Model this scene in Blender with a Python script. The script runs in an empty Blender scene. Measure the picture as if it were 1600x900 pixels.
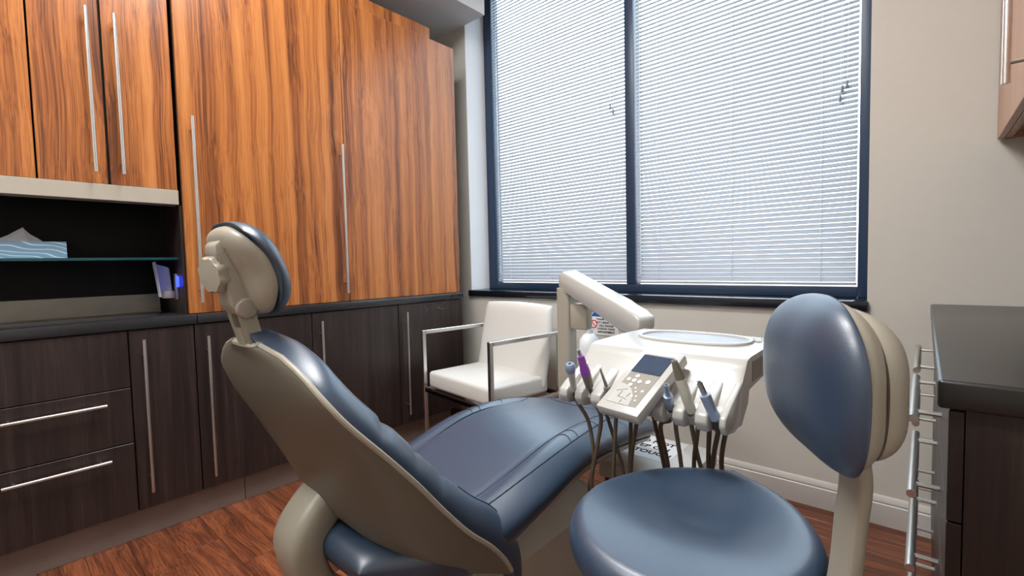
import bpy, bmesh, math, random
from mathutils import Vector, Matrix
random.seed(7)
PI = math.pi
S = bpy.context.scene
COL = S.collection

# ------------------------------------------------------------------ camera
cam_d = bpy.data.cameras.new('camera')
cam = bpy.data.objects.new('camera', cam_d)
COL.objects.link(cam)
S.camera = cam
cam_d.sensor_width = 36.0
cam_d.lens = 735.69 / 1600 * 36.0
cam_d.clip_start = 0.02

def cam_matrix(pitch, yaw, roll):
    ca, sa = math.cos(pitch), math.sin(pitch)
    cb, sb = math.cos(yaw), math.sin(yaw)
    cc, sc = math.cos(roll), math.sin(roll)
    rx = Matrix(((1, 0, 0), (0, ca, -sa), (0, sa, ca)))
    ry = Matrix(((cb, 0, sb), (0, 1, 0), (-sb, 0, cb)))
    rz = Matrix(((cc, -sc, 0), (sc, cc, 0), (0, 0, 1)))
    m = rz @ rx @ ry
    def w(v):
        d = m.transposed() @ Vector(v)
        return Vector((d.x, d.z, -d.y))
    r, u, b = w((1, 0, 0)), w((0, -1, 0)), w((0, 0, -1))
    return Matrix((r, u, b)).transposed().to_4x4()
cam.matrix_world = Matrix.Translation((0, 0, 1.10)) @ cam_matrix(math.radians(2.95079505), math.radians(41.33957329), math.radians(-1.31087651))

# ------------------------------------------------------------------ world, exposure, lights
wd = bpy.data.worlds.new('World')
S.world = wd
wd.use_nodes = True
wn = wd.node_tree.nodes
wl = wd.node_tree.links
wn.clear()
w_out = wn.new('ShaderNodeOutputWorld')
w_bg = wn.new('ShaderNodeBackground')
w_tc = wn.new('ShaderNodeTexCoord')
w_sep = wn.new('ShaderNodeSeparateXYZ')
w_map = wn.new('ShaderNodeMapRange')
w_rmp = wn.new('ShaderNodeValToRGB')
w_map.inputs['From Min'].default_value = -0.25
w_map.inputs['From Max'].default_value = 0.75
cr = w_rmp.color_ramp
cr.elements[0].position = 0.0
cr.elements[0].color = (0.30, 0.27, 0.27, 1)
cr.elements[1].position = 1.0
cr.elements[1].color = (0.72, 0.87, 1.0, 1)
e = cr.elements.new(0.22); e.color = (0.42, 0.37, 0.38, 1)
e = cr.elements.new(0.34); e.color = (0.90, 0.95, 1.0, 1)
wl.new(w_tc.outputs['Generated'], w_sep.inputs[0])
wl.new(w_sep.outputs['Z'], w_map.inputs['Value'])
wl.new(w_map.outputs['Result'], w_rmp.inputs['Fac'])
wl.new(w_rmp.outputs['Color'], w_bg.inputs['Color'])
w_bg.inputs['Strength'].default_value = 6.0
wl.new(w_bg.outputs[0], w_out.inputs[0])

S.view_settings.view_transform = 'Standard'
S.view_settings.look = 'None'
S.view_settings.gamma = 1.0
S.view_settings.use_curve_mapping = False
S.view_settings.exposure = 0.35

def area(name, loc, rot, sx, sy, power, color):
    l = bpy.data.lights.new(name, 'AREA')
    l.shape = 'RECTANGLE'; l.size = sx; l.size_y = sy
    l.energy = power; l.color = color
    o = bpy.data.objects.new(name, l); COL.objects.link(o)
    o.location = loc; o.rotation_euler = rot
    return o
CEIL = 3.30
LAMPS = ((-1.25, -0.75), (-1.25, 0.75))
for lx, ly in LAMPS:
    area('ceiling_lamp_light', (lx, ly, CEIL - 0.075), (0, 0, 0), 1.1, 0.52, 45, (0.985, 0.99, 1.0))
por = area('window_portal', (-1.34, 2.70, 2.04), (PI / 2, 0, 0), 2.3, 2.2, 1, (1, 1, 1))
por.data.cycles.is_portal = True

# ------------------------------------------------------------------ helpers
def lin(c):
    return tuple(((v / 255) / 12.92 if v / 255 <= 0.04045 else (((v / 255) + 0.055) / 1.055) ** 2.4) for v in c) + (1,)

MATS = {}
def new_mat(name):
    m = bpy.data.materials.new(name); m.use_nodes = True
    nt = m.node_tree
    return m, nt, nt.nodes['Principled BSDF']

def plain(name, rgb, rough=0.5, metal=0.0, var=0.06, scale=30, bump=0.0, bscale=200, coat=0.0, spec=0.5):
    """procedural material: colour with slight noise variation and optional fine relief"""
    m, nt, b = new_mat(name)
    n = nt.nodes; l = nt.links
    tc = n.new('ShaderNodeTexCoord')
    nz = n.new('ShaderNodeTexNoise'); nz.inputs['Scale'].default_value = scale; nz.inputs['Detail'].default_value = 3
    mx = n.new('ShaderNodeMix'); mx.data_type = 'RGBA'
    c = lin(rgb)
    mx.inputs[6].default_value = tuple(min(1, v * (1 - var)) for v in c[:3]) + (1,)
    mx.inputs[7].default_value = tuple(min(1, v * (1 + var)) for v in c[:3]) + (1,)
    l.new(tc.outputs['Object'], nz.inputs['Vector'])
    l.new(nz.outputs['Fac'], mx.inputs[0])
    l.new(mx.outputs[2], b.inputs['Base Color'])
    b.inputs['Roughness'].default_value = rough
    b.inputs['Metallic'].default_value = metal
    b.inputs['Specular IOR Level'].default_value = spec
    if coat:
        b.inputs['Coat Weight'].default_value = coat; b.inputs['Coat Roughness'].default_value = 0.28
    if bump:
        nb = n.new('ShaderNodeTexNoise'); nb.inputs['Scale'].default_value = bscale; nb.inputs['Detail'].default_value = 2
        bp = n.new('ShaderNodeBump'); bp.inputs['Strength'].default_value = bump; bp.inputs['Distance'].default_value = 0.002
        l.new(tc.outputs['Object'], nb.inputs['Vector'])
        l.new(nb.outputs['Fac'], bp.inputs['Height'])
        l.new(bp.outputs['Normal'], b.inputs['Normal'])
    MATS[name] = m
    return m

def wood(name, stops, sc_band, sc_fine, axis='Z', rough=0.35, lb=0.03, lf=0.02, wlong=1.6, fine=0.5, warp=0.5, coat=0.2, per_obj=0.0, spec=0.4):
    """streaky wood: noise stretched along the grain axis, in world space"""
    m, nt, b = new_mat(name)
    n = nt.nodes; l = nt.links
    geo = n.new('ShaderNodeNewGeometry')
    src = geo.outputs['Position']
    info = n.new('ShaderNodeObjectInfo')
    if per_obj:
        mu = n.new('ShaderNodeMath'); mu.operation = 'MULTIPLY'; mu.inputs[1].default_value = 37.0
        l.new(info.outputs['Random'], mu.inputs[0])
        cmb = n.new('ShaderNodeCombineXYZ')
        for k in range(3): l.new(mu.outputs[0], cmb.inputs[k])
        ad = n.new('ShaderNodeVectorMath'); ad.operation = 'ADD'
        l.new(src, ad.inputs[0]); l.new(cmb.outputs[0], ad.inputs[1])
        src = ad.outputs[0]
    def stretched(s, along):
        mp = n.new('ShaderNodeMapping')
        v = [s, s, s]; v['XYZ'.index(axis)] = along
        mp.inputs['Scale'].default_value = v
        return mp
    # gentle waviness of the grain
    wp = n.new('ShaderNodeTexNoise'); wp.inputs['Scale'].default_value = 1.0; wp.inputs['Detail'].default_value = 1
    wm = stretched(5.0, wlong)
    l.new(src, wm.inputs['Vector']); l.new(wm.outputs[0], wp.inputs['Vector'])
    sub = n.new('ShaderNodeVectorMath'); sub.operation = 'SUBTRACT'; sub.inputs[1].default_value = (0.5, 0.5, 0.5)
    l.new(wp.outputs['Color'], sub.inputs[0])
    scl = n.new('ShaderNodeVectorMath'); scl.operation = 'SCALE'; scl.inputs['Scale'].default_value = warp * 0.1
    l.new(sub.outputs[0], scl.inputs[0])
    add = n.new('ShaderNodeVectorMath'); add.operation = 'ADD'
    l.new(src, add.inputs[0]); l.new(scl.outputs[0], add.inputs[1])
    m1 = stretched(sc_band, sc_band * lb)
    n1 = n.new('ShaderNodeTexNoise'); n1.inputs['Scale'].default_value = 1; n1.inputs['Detail'].default_value = 2; n1.inputs['Roughness'].default_value = 0.55
    l.new(add.outputs[0], m1.inputs['Vector']); l.new(m1.outputs[0], n1.inputs['Vector'])
    m2 = stretched(sc_fine, sc_fine * lf)
    n2 = n.new('ShaderNodeTexNoise'); n2.inputs['Scale'].default_value = 1; n2.inputs['Detail'].default_value = 3; n2.inputs['Roughness'].default_value = 0.7
    l.new(add.outputs[0], m2.inputs['Vector']); l.new(m2.outputs[0], n2.inputs['Vector'])
    mx = n.new('ShaderNodeMix'); mx.data_type = 'FLOAT'; mx.inputs[0].default_value = fine
    l.new(n1.outputs['Fac'], mx.inputs[2]); l.new(n2.outputs['Fac'], mx.inputs[3])
    rp = n.new('ShaderNodeValToRGB')
    el = rp.color_ramp.elements
    el[0].position = stops[0][0]; el[0].color = lin(stops[0][1])
    el[1].position = stops[-1][0]; el[1].color = lin(stops[-1][1])
    for p, c in stops[1:-1]:
        e = el.new(p); e.color = lin(c)
    l.new(mx.outputs[0], rp.inputs['Fac'])
    if per_obj:
        hs = n.new('ShaderNodeHueSaturation')
        mr = n.new('ShaderNodeMapRange'); mr.inputs['To Min'].default_value = 1 - per_obj; mr.inputs['To Max'].default_value = 1 + per_obj
        l.new(info.outputs['Random'], mr.inputs['Value']); l.new(mr.outputs['Result'], hs.inputs['Value'])
        l.new(rp.outputs['Color'], hs.inputs['Color']); l.new(hs.outputs['Color'], b.inputs['Base Color'])
    else:
        l.new(rp.outputs['Color'], b.inputs['Base Color'])
    b.inputs['Roughness'].default_value = rough
    b.inputs['Specular IOR Level'].default_value = spec
    b.inputs['Coat Weight'].default_value = coat; b.inputs['Coat Roughness'].default_value = 0.25
    bp = n.new('ShaderNodeBump'); bp.inputs['Strength'].default_value = 0.12; bp.inputs['Distance'].default_value = 0.001
    l.new(n2.outputs['Fac'], bp.inputs['Height']); l.new(bp.outputs['Normal'], b.inputs['Normal'])
    MATS[name] = m
    return m

wood('zebra_wood', [(0.34, (66, 36, 20)), (0.42, (112, 62, 32)), (0.49, (150, 88, 44)), (0.56, (172, 106, 54)), (0.66, (186, 122, 68))], 20, 210, 'Z', rough=0.30, lb=0.012, lf=0.006, wlong=2.2, fine=0.45, warp=0.42, coat=0.3)
wood('pale_wood', [(0.3, (150, 108, 86)), (0.5, (176, 132, 106)), (0.7, (192, 150, 122))], 22, 130, 'Z', rough=0.4, fine=0.5)
wood('dark_wood', [(0.30, (24, 17, 16)), (0.5, (40, 30, 28)), (0.7, (60, 46, 43))], 30, 160, 'Z', rough=0.42, fine=0.5, warp=0.3, coat=0.1)
wood('floor_wood', [(0.30, (48, 24, 16)), (0.45, (92, 48, 30)), (0.56, (130, 72, 44)), (0.72, (160, 96, 62))], 26, 220, 'X', rough=0.33, fine=0.55, warp=1.0, coat=0.25, per_obj=0.16)
plain('wall_paint', (197, 193, 184), 0.75, var=0.02, bump=0.05, bscale=350)
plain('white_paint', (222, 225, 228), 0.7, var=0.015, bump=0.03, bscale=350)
plain('trim_paint', (205, 202, 196), 0.45, var=0.02)
plain('stone_black', (40, 40, 42), 0.22, var=0.35, scale=160, bump=0.02)
plain('stone_right', (30, 28, 26), 0.28, var=0.25, scale=120)
plain('sill_stone', (22, 26, 34), 0.16, var=0.3, scale=150)
plain('frame_metal', (34, 54, 80), 0.38, var=0.06)
plain('steel', (205, 203, 200), 0.30, metal=1.0, var=0.05, scale=60)
plain('steel_kick', (128, 115, 107), 0.45, metal=0.3, var=0.18, scale=9)
plain('steel_dark', (150, 146, 138), 0.36, metal=0.6, var=0.10, scale=20)
plain('valance_metal', (176, 168, 154), 0.45, metal=0.35, var=0.04)
plain('chrome', (215, 215, 215), 0.24, metal=1.0, var=0.02)
plain('bronze', (70, 60, 54), 0.25, metal=1.0, var=0.05)
plain('carcass_dark', (34, 26, 24), 0.5, var=0.1)
plain('niche_black', (8, 8, 9), 0.5, var=0.2, scale=6, spec=0.2)
plain('vinyl', (40, 59, 81), 0.40, var=0.07, scale=14, bump=0.08, bscale=420, spec=0.95, coat=0.12)
plain('seam_thread', (24, 32, 46), 0.5, var=0.05)
plain('taupe_plastic', (164, 158, 144), 0.34, var=0.02, coat=0.15)
plain('stone_plastic', (150, 144, 130), 0.36, var=0.02, coat=0.1)
plain('white_plastic', (184, 183, 178), 0.24, var=0.012, coat=0.3)
plain('panel_grey', (140, 134, 125), 0.4, var=0.02)
plain('button_white', (226, 224, 216), 0.4, var=0.01)
plain('screen', (58, 70, 88), 0.12, var=0.15, scale=20)
plain('hose', (92, 80, 66), 0.5, var=0.06)
plain('hose_grey', (122, 116, 104), 0.5, var=0.06)
plain('purple', (140, 70, 172), 0.35, var=0.05)
plain('grey_rubber', (118, 112, 100), 0.45, var=0.04)
plain('handpiece_blue', (150, 168, 192), 0.25, metal=0.3, var=0.05)
plain('handpiece_white', (206, 206, 190), 0.35, var=0.03)
plain('black_hole', (14, 14, 16), 0.5, var=0.05)
plain('pedestal_plastic', (182, 175, 162), 0.34, var=0.02, coat=0.15)
plain('white_leather', (216, 215, 210), 0.42, var=0.02, bump=0.06, bscale=300)
plain('frosted_bottle', (226, 232, 234), 0.35, var=0.01)
plain('paper', (232, 232, 232), 0.7, var=0.01)
plain('ink', (22, 24, 28), 0.7, var=0.02)
plain('blue_print', (16, 80, 170), 0.6, var=0.03)
plain('red_print', (206, 40, 44), 0.6, var=0.03)
plain('box_white', (214, 212, 206), 0.45, var=0.02)
plain('box_grey', (112, 102, 94), 0.55, var=0.05)
plain('tissue', (214, 216, 222), 0.85, var=0.03)
plain('tray_liner', (146, 152, 164), 0.25, var=0.02)
plain('caster_black', (24, 24, 26), 0.4, var=0.05)
plain('cord', (222, 226, 228), 0.6, var=0.02)
plain('tassel', (112, 128, 132), 0.5, var=0.03)
plain('wand_clear', (206, 222, 226), 0.2, var=0.02)

def slat_mat():
    m, nt, b = new_mat('slat')
    n = nt.nodes; l = nt.links
    b.inputs['Base Color'].default_value = lin((160, 167, 176)); b.inputs['Roughness'].default_value = 0.4
    tr = n.new('ShaderNodeBsdfTranslucent'); tr.inputs['Color'].default_value = (0.75, 0.82, 0.9, 1)
    mx = n.new('ShaderNodeMixShader'); mx.inputs[0].default_value = 0.06
    out = n['Material Output']
    l.new(b.outputs[0], mx.inputs[1]); l.new(tr.outputs[0], mx.inputs[2]); l.new(mx.outputs[0], out.inputs['Surface'])
    MATS['slat'] = m
slat_mat()

def glass_mat(name, col, rough=0.0, transp=0.9):
    m, nt, b = new_mat(name)
    n = nt.nodes; l = nt.links
    t = n.new('ShaderNodeBsdfTransparent'); t.inputs['Color'].default_value = col
    g = n.new('ShaderNodeBsdfGlossy'); g.inputs['Roughness'].default_value = 0.02
    mx = n.new('ShaderNodeMixShader'); mx.inputs[0].default_value = 1 - transp
    l.new(t.outputs[0], mx.inputs[1]); l.new(g.outputs[0], mx.inputs[2])
    l.new(mx.outputs[0], n['Material Output'].inputs['Surface'])
    MATS[name] = m
glass_mat('window_glass', (0.96, 0.99, 1.0, 1), transp=0.94)
def shelf_glass():
    m, nt, b = new_mat('shelf_glass')
    b.inputs['Base Color'].default_value = lin((40, 110, 120)); b.inputs['Roughness'].default_value = 0.06
    b.inputs['Transmission Weight'].default_value = 0.7; b.inputs['IOR'].default_value = 1.45
    MATS['shelf_glass'] = m
shelf_glass()
def emit(name, col, st):
    m, nt, b = new_mat(name)
    b.inputs['Base Color'].default_value = col
    b.inputs['Emission Color'].default_value = col
    b.inputs['Emission Strength'].default_value = st
    MATS[name] = m
emit('led_blue', (0.03, 0.06, 1.0, 1), 2.2)
emit('lamp_diffuser', (1.0, 0.94, 0.86, 1), 4.0)
def tissue_box_mat():
    m, nt, b = new_mat('tissue_box')
    n = nt.nodes; l = nt.links
    geo = n.new('ShaderNodeTexCoord')
    mp = n.new('ShaderNodeMapping'); mp.inputs['Rotation'].default_value = (0.35, 0, 0); mp.inputs['Scale'].default_value = (1, 1, 2.2)
    wv = n.new('ShaderNodeTexWave'); wv.bands_direction = 'Z'; wv.inputs['Scale'].default_value = 9; wv.inputs['Distortion'].default_value = 6
    wv.inputs['Detail'].default_value = 0; wv.inputs['Detail Scale'].default_value = 1.2
    rp = n.new('ShaderNodeValToRGB')
    el = rp.color_ramp.elements
    el[0].position = 0.86; el[0].color = lin((122, 158, 184)); el[1].position = 0.93; el[1].color = lin((198, 216, 226))
    l.new(geo.outputs['Object'], mp.inputs['Vector']); l.new(mp.outputs[0], wv.inputs['Vector'])
    l.new(wv.outputs['Fac'], rp.inputs['Fac']); l.new(rp.outputs['Color'], b.inputs['Base Color'])
    b.inputs['Roughness'].default_value = 0.6
    MATS['tissue_box'] = m
tissue_box_mat()

def tag(o, label=None, cat=None, group=None, kind=None):
    if label: o['label'] = label
    if cat: o['category'] = cat
    if group: o['group'] = group
    if kind: o['kind'] = kind
    return o

def thing(name, loc, rotz=0, label=None, cat=None, group=None, kind=None):
    o = bpy.data.objects.new(name, None); COL.objects.link(o)
    o.empty_display_size = 0.05
    o.location = loc; o.rotation_euler = (0, 0, rotz)
    return tag(o, label, cat, group, kind)

def world_of(o):
    m = Matrix.Identity(4)
    while o is not None:
        m = (Matrix.Translation(o.location) @ o.rotation_euler.to_matrix().to_4x4()) @ m
        o = o.parent
    return m

def mk(name, bm, mat, parent=None, local=False, smooth=35, label=None, cat=None, group=None, kind=None):
    """link a bmesh as ONE mesh object; coordinates are world unless local=True"""
    bmesh.ops.recalc_face_normals(bm, faces=bm.faces[:])
    me = bpy.data.meshes.new(name)
    if parent is not None and not local:
        bm.transform(world_of(parent).inverted())
        off = Vector((0, 0, 0))
    elif parent is None:
        xs = [v.co.x for v in bm.verts]; ys = [v.co.y for v in bm.verts]; zs = [v.co.z for v in bm.verts]
        off = Vector(((min(xs) + max(xs)) / 2, (min(ys) + max(ys)) / 2, min(zs)))
        bm.transform(Matrix.Translation(-off))
    else:
        off = Vector((0, 0, 0))
    bm.to_mesh(me); bm.free()
    if smooth:
        me.polygons.foreach_set('use_smooth', [True] * len(me.polygons))
        me.set_sharp_from_angle(angle=math.radians(smooth))
    me.materials.append(MATS[mat])
    o = bpy.data.objects.new(name, me); COL.objects.link(o)
    o.location = off
    if parent is not None: o.parent = parent
    return tag(o, label, cat, group, kind)

def box(bm, x0, x1, y0, y1, z0, z1, bev=0.0, seg=2):
    g = bmesh.ops.create_cube(bm, size=1)
    vs = g['verts']
    for v in vs:
        v.co = Vector(((x0 + x1) / 2 + v.co.x * (x1 - x0), (y0 + y1) / 2 + v.co.y * (y1 - y0), (z0 + z1) / 2 + v.co.z * (z1 - z0)))
    if bev:
        es = list({e for v in vs for e in v.link_edges})
        bmesh.ops.bevel(bm, geom=es, offset=bev, segments=seg, profile=0.5, affect='EDGES')
    return bm

def B(*a, **k):
    return box(bmesh.new(), *a, **k)

def tube(bm, pts, r, seg=10, caps=True, closed=False, flat=1.0):
    pts = [Vector(p) for p in pts]
    n = len(pts)
    rs = r if isinstance(r, (list, tuple)) else [r] * n
    rings = []
    prev = None
    for i, p in enumerate(pts):
        if closed: t = (pts[(i + 1) % n] - pts[i - 1])
        else: t = pts[min(i + 1, n - 1)] - pts[max(i - 1, 0)]
        if t.length < 1e-9: t = Vector((0, 0, 1))
        t.normalize()
        if prev is None:
            a = Vector((0, 0, 1)) if abs(t.z) < 0.9 else Vector((1, 0, 0))
            u = t.cross(a).normalized()
        else:
            u = (prev - t * prev.dot(t)).normalized()
        prev = u
        v = t.cross(u)
        rings.append([bm.verts.new(p + (u * math.cos(2 * PI * k / seg) + v * math.sin(2 * PI * k / seg) * flat) * rs[i]) for k in range(seg)])
    m = n if closed else n - 1
    for i in range(m):
        a, b = rings[i], rings[(i + 1) % n]
        for k in range(seg):
            bm.faces.new((a[k], a[(k + 1) % seg], b[(k + 1) % seg], b[k]))
    if caps and not closed:
        bm.faces.new(rings[0][::-1]); bm.faces.new(rings[-1])
    return bm

def spline(pts, sub=6):
    """Catmull-Rom through 3D points"""
    P = [Vector(p) for p in pts]
    out = []
    for i in range(len(P) - 1):
        p0 = P[max(i - 1, 0)]; p1 = P[i]; p2 = P[i + 1]; p3 = P[min(i + 2, len(P) - 1)]
        for k in range(sub):
            t = k / sub
            out.append(0.5 * ((2 * p1) + (p2 - p0) * t + (2 * p0 - 5 * p1 + 4 * p2 - p3) * t * t + (3 * p1 - p0 - 3 * p2 + p3) * t ** 3))
    out.append(P[-1])
    return out

def lathe(bm, prof, origin, axis=(0, 0, 1), seg=24, fn=None):
    """profile [(radius, height)] spun about axis through origin; fn(angle, r, i) may vary the radius"""
    ax = Vector(axis).normalized()
    a = Vector((0, 0, 1)) if abs(ax.z) < 0.9 else Vector((1, 0, 0))
    u = ax.cross(a).normalized(); v = ax.cross(u)
    o = Vector(origin)
    rings = []
    for i, (r, h) in enumerate(prof):
        if r < 1e-6:
            rings.append([bm.verts.new(o + ax * h)])
        else:
            ring = []
            for k in range(seg):
                th = 2 * PI * k / seg
                rr = fn(th, r, i) if fn else r
                ring.append(bm.verts.new(o + ax * h + (u * math.cos(th) + v * math.sin(th)) * rr))
            rings.append(ring)
    for a, b in zip(rings[:-1], rings[1:]):
        for k in range(seg):
            k2 = (k + 1) % seg
            if len(a) == 1 and len(b) == 1: continue
            if len(a) == 1: bm.faces.new((a[0], b[k2], b[k]))
            elif len(b) == 1: bm.faces.new((a[k], a[k2], b[0]))
            else: bm.faces.new((a[k], a[k2], b[k2], b[k]))
    for ring, flip in ((rings[0], True), (rings[-1], False)):
        if len(ring) > 2: bm.faces.new(ring[::-1] if flip else ring)
    return bm

def prism(bm, poly, fn, d0, d1, bev=0.0, seg=2):
    """extrude a 2D polygon: fn(u, v, d) -> 3D"""
    a = [bm.verts.new(fn(u, v, d0)) for u, v in poly]
    b = [bm.verts.new(fn(u, v, d1)) for u, v in poly]
    n = len(poly)
    fs = [bm.faces.new(a[::-1]), bm.faces.new(b)]
    for k in range(n):
        fs.append(bm.faces.new((a[k], a[(k + 1) % n], b[(k + 1) % n], b[k])))
    if bev:
        es = list({e for f in fs for e in f.edges})
        bmesh.ops.bevel(bm, geom=es, offset=bev, segments=seg, profile=0.5, affect='EDGES')
    return bm

def loft(bm, rings, caps=True):
    R = [[bm.verts.new(p) for p in r] for r in rings]
    n = len(R[0])
    for a, b in zip(R[:-1], R[1:]):
        for k in range(n):
            bm.faces.new((a[k], a[(k + 1) % n], b[(k + 1) % n], b[k]))
    if caps:
        bm.faces.new(R[0][::-1]); bm.faces.new(R[-1])
    return bm

def grid(bm, fn, nu, nv):
    V = [[bm.verts.new(fn(i / nu, j / nv)) for j in range(nv + 1)] for i in range(nu + 1)]
    for i in range(nu):
        for j in range(nv):
            bm.faces.new((V[i][j], V[i + 1][j], V[i + 1][j + 1], V[i][j + 1]))
    return V

def sn(k):   # cluster samples near +-1
    return math.sin((k - 0.5) * PI)

def pillow(front, back, nu=28, nv=28):
    """closed body from two surfaces over (u,v) in [-1,1]^2 that meet at the border"""
    bm = bmesh.new()
    grid(bm, lambda a, b: front(sn(a), sn(b)), nu, nv)
    grid(bm, lambda a, b: back(sn(a), sn(b)), nu, nv)
    bmesh.ops.remove_doubles(bm, verts=bm.verts[:], dist=1e-5)
    return bm

def disc_map(u, v, p):
    # unit square -> smooth superellipse without corners
    a = u * math.sqrt(max(0, 1 - v * v / 2)); b = v * math.sqrt(max(0, 1 - u * u / 2))
    r = math.hypot(a, b)
    if r < 1e-9: return 0.0, 0.0
    c, s_ = abs(a / r), abs(b / r)
    f = (c ** p + s_ ** p) ** (-1 / p)
    return a * f, b * f
def dome(u, p=4.0, q=0.5):
    return max(0.0, 1 - abs(u) ** p) ** q

def interp(xs, ys, x):
    if x <= xs[0]: return ys[0]
    if x >= xs[-1]: return ys[-1]
    for i in range(len(xs) - 1):
        if xs[i] <= x <= xs[i + 1]:
            t = (x - xs[i]) / (xs[i + 1] - xs[i])
            m0 = ((ys[i + 1] - ys[i - 1]) / (xs[i + 1] - xs[i - 1])) if i > 0 else (ys[1] - ys[0]) / (xs[1] - xs[0])
            m1 = ((ys[i + 2] - ys[i]) / (xs[i + 2] - xs[i])) if i + 2 < len(xs) else (ys[-1] - ys[-2]) / (xs[-1] - xs[-2])
            h = xs[i + 1] - xs[i]
            t2, t3 = t * t, t * t * t
            return (2 * t3 - 3 * t2 + 1) * ys[i] + (t3 - 2 * t2 + t) * h * m0 + (-2 * t3 + 3 * t2) * ys[i + 1] + (t3 - t2) * h * m1

def text_mesh(name, body, size, mat, parent, M4, align='CENTER', depth=0.0004, bold=0.0):
    cu = bpy.data.curves.new('tmp_text', 'FONT')
    cu.body = body; cu.size = size; cu.align_x = align; cu.align_y = 'CENTER'; cu.extrude = depth; cu.offset = bold
    cu.resolution_u = 3
    to = bpy.data.objects.new('tmp_text', cu); COL.objects.link(to)
    bpy.context.view_layer.update()
    me = bpy.data.meshes.new_from_object(to)
    bpy.data.objects.remove(to); bpy.data.curves.remove(cu)
    me.name = name
    me.transform(world_of(parent).inverted() @ M4)
    me.materials.clear(); me.materials.append(MATS[mat])
    o = bpy.data.objects.new(name, me); COL.objects.link(o); o.parent = parent
    return o

def frame_m(origin, ux, uy):
    ux = Vector(ux).normalized(); uy = Vector(uy).normalized(); uz = ux.cross(uy)
    m = Matrix((ux, uy, uz)).transposed().to_4x4()
    return Matrix.Translation(origin) @ m

# ------------------------------------------------------------------ the room
XL, XR, YB, YF = -3.03, 0.66, 2.396, -1.7      # left, right, window wall, wall behind the camera
floor = mk('floor', B(XL, XR, YF, YB, -0.06, -0.012), 'carcass_dark', kind='structure', label='reddish brown wood plank floor')
rows = 0
y = YF
pw, pl = 0.128, 1.22
plank_meshes = {}
while y < YB - 0.002:
    y1 = min(y + pw, YB)
    x = XL - random.choice((0.1, 0.35, 0.6, 0.85, 1.0))
    while x < XR:
        a, b2 = max(x, XL), min(x + pl, XR)
        if b2 - a > 0.02:
            mk('plank', B(a + 0.0006, b2 - 0.0006, y + 0.0006, y1 - 0.0006, -0.012, 0.0, bev=0.0008, seg=1), 'floor_wood', floor, smooth=0)
        x += pl
    y = y1

XJ, XW, ZS, ZH = -2.505, -0.178, 0.872, 3.16     # window opening
YW = 2.586                                       # front of the window frame
bm = bmesh.new()
box(bm, XL - 0.1, XJ, YB, YB + 0.30, -0.06, CEIL + 0.1)
box(bm, XW, XR + 0.1, YB, YB + 0.30, -0.06, CEIL + 0.1)
box(bm, XJ, XW, YB, YB + 0.30, -0.06, ZS)
box(bm, XJ, XW, YB, YB + 0.30, ZH, CEIL + 0.1)
mk('wall_back', bm, 'wall_paint', kind='structure', smooth=0)
mk('wall_left', B(XL - 0.1, XL, YF, YB, -0.06, CEIL + 0.1), 'wall_paint', kind='structure', smooth=0)
mk('wall_right', B(XR, XR + 0.1, YF, YB, -0.06, CEIL + 0.1), 'wall_paint', kind='structure', smooth=0)
mk('wall_front', B(XL - 0.1, XR + 0.1, YF - 0.1, YF, -0.06, CEIL + 0.1), 'wall_paint', kind='structure', smooth=0)
mk('ceiling', B(XL, XR, YF, YB, CEIL, CEIL + 0.1), 'white_paint', kind='structure', smooth=0)
mk('ceiling_bulkhead', B(XL, -2.302, YF, YB, 2.806, CEIL), 'white_paint', kind='structure', smooth=0)

def baseboard(name, x0, x1):
    bm = bmesh.new()
    prof = [(0, 0), (-0.014, 0), (-0.014, 0.086), (-0.010, 0.090), (-0.012, 0.097), (-0.009, 0.112), (-0.004, 0.120), (0, 0.120)]
    prism(bm, prof, lambda u, v, d: Vector((d, YB + u, v)), x0, x1)
    mk(name, bm, 'trim_paint', kind='structure', smooth=25)
baseboard('baseboard_back', XL, XR)

# window: frame, mullion, panes, stone sill
win = thing('window_1', (-1.34, YW, ZS), kind='structure', label='large two-light window with dark blue metal frame')
fy0, fy1 = YW, YW + 0.075
mk('stile', B(XJ, -2.425, fy0, fy1, 0.914, ZH, bev=0.003), 'frame_metal', win)
mk('stile', B(-0.228, XW, fy0, fy1, 0.914, ZH, bev=0.003), 'frame_metal', win)
mk('mullion', B(-1.352, -1.297, fy0 - 0.004, fy1, 0.962, ZH - 0.05, bev=0.003), 'frame_metal', win)
mk('bottom_rail', B(-2.425, -0.228, fy0, fy1, 0.914, 0.962, bev=0.003), 'frame_metal', win)
mk('top_rail', B(-2.425, -0.228, fy0, fy1, ZH - 0.05, ZH, bev=0.003), 'frame_metal', win)
for a, b2 in ((-2.425, -1.352), (-1.297, -0.228)):
    mk('pane', B(a, b2, fy1 - 0.014, fy1 - 0.006, 0.962, ZH - 0.05), 'window_glass', win, smooth=0)
mk('window_sill', B(XJ - 0.012, XW + 0.004, YB - 0.022, YW + 0.02, ZS, 0.914, bev=0.003), 'sill_stone', win, label='black polished stone window sill')

mk('reveal', B(XJ, XJ + 0.004, YB + 0.001, YW - 0.001, 0.915, ZH - 0.001), 'white_paint', win, smooth=0, label='window reveal with a pale lining that stands in for daylight')  # added lining, paler than the wall: daylight on the jamb put into its colour
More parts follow.
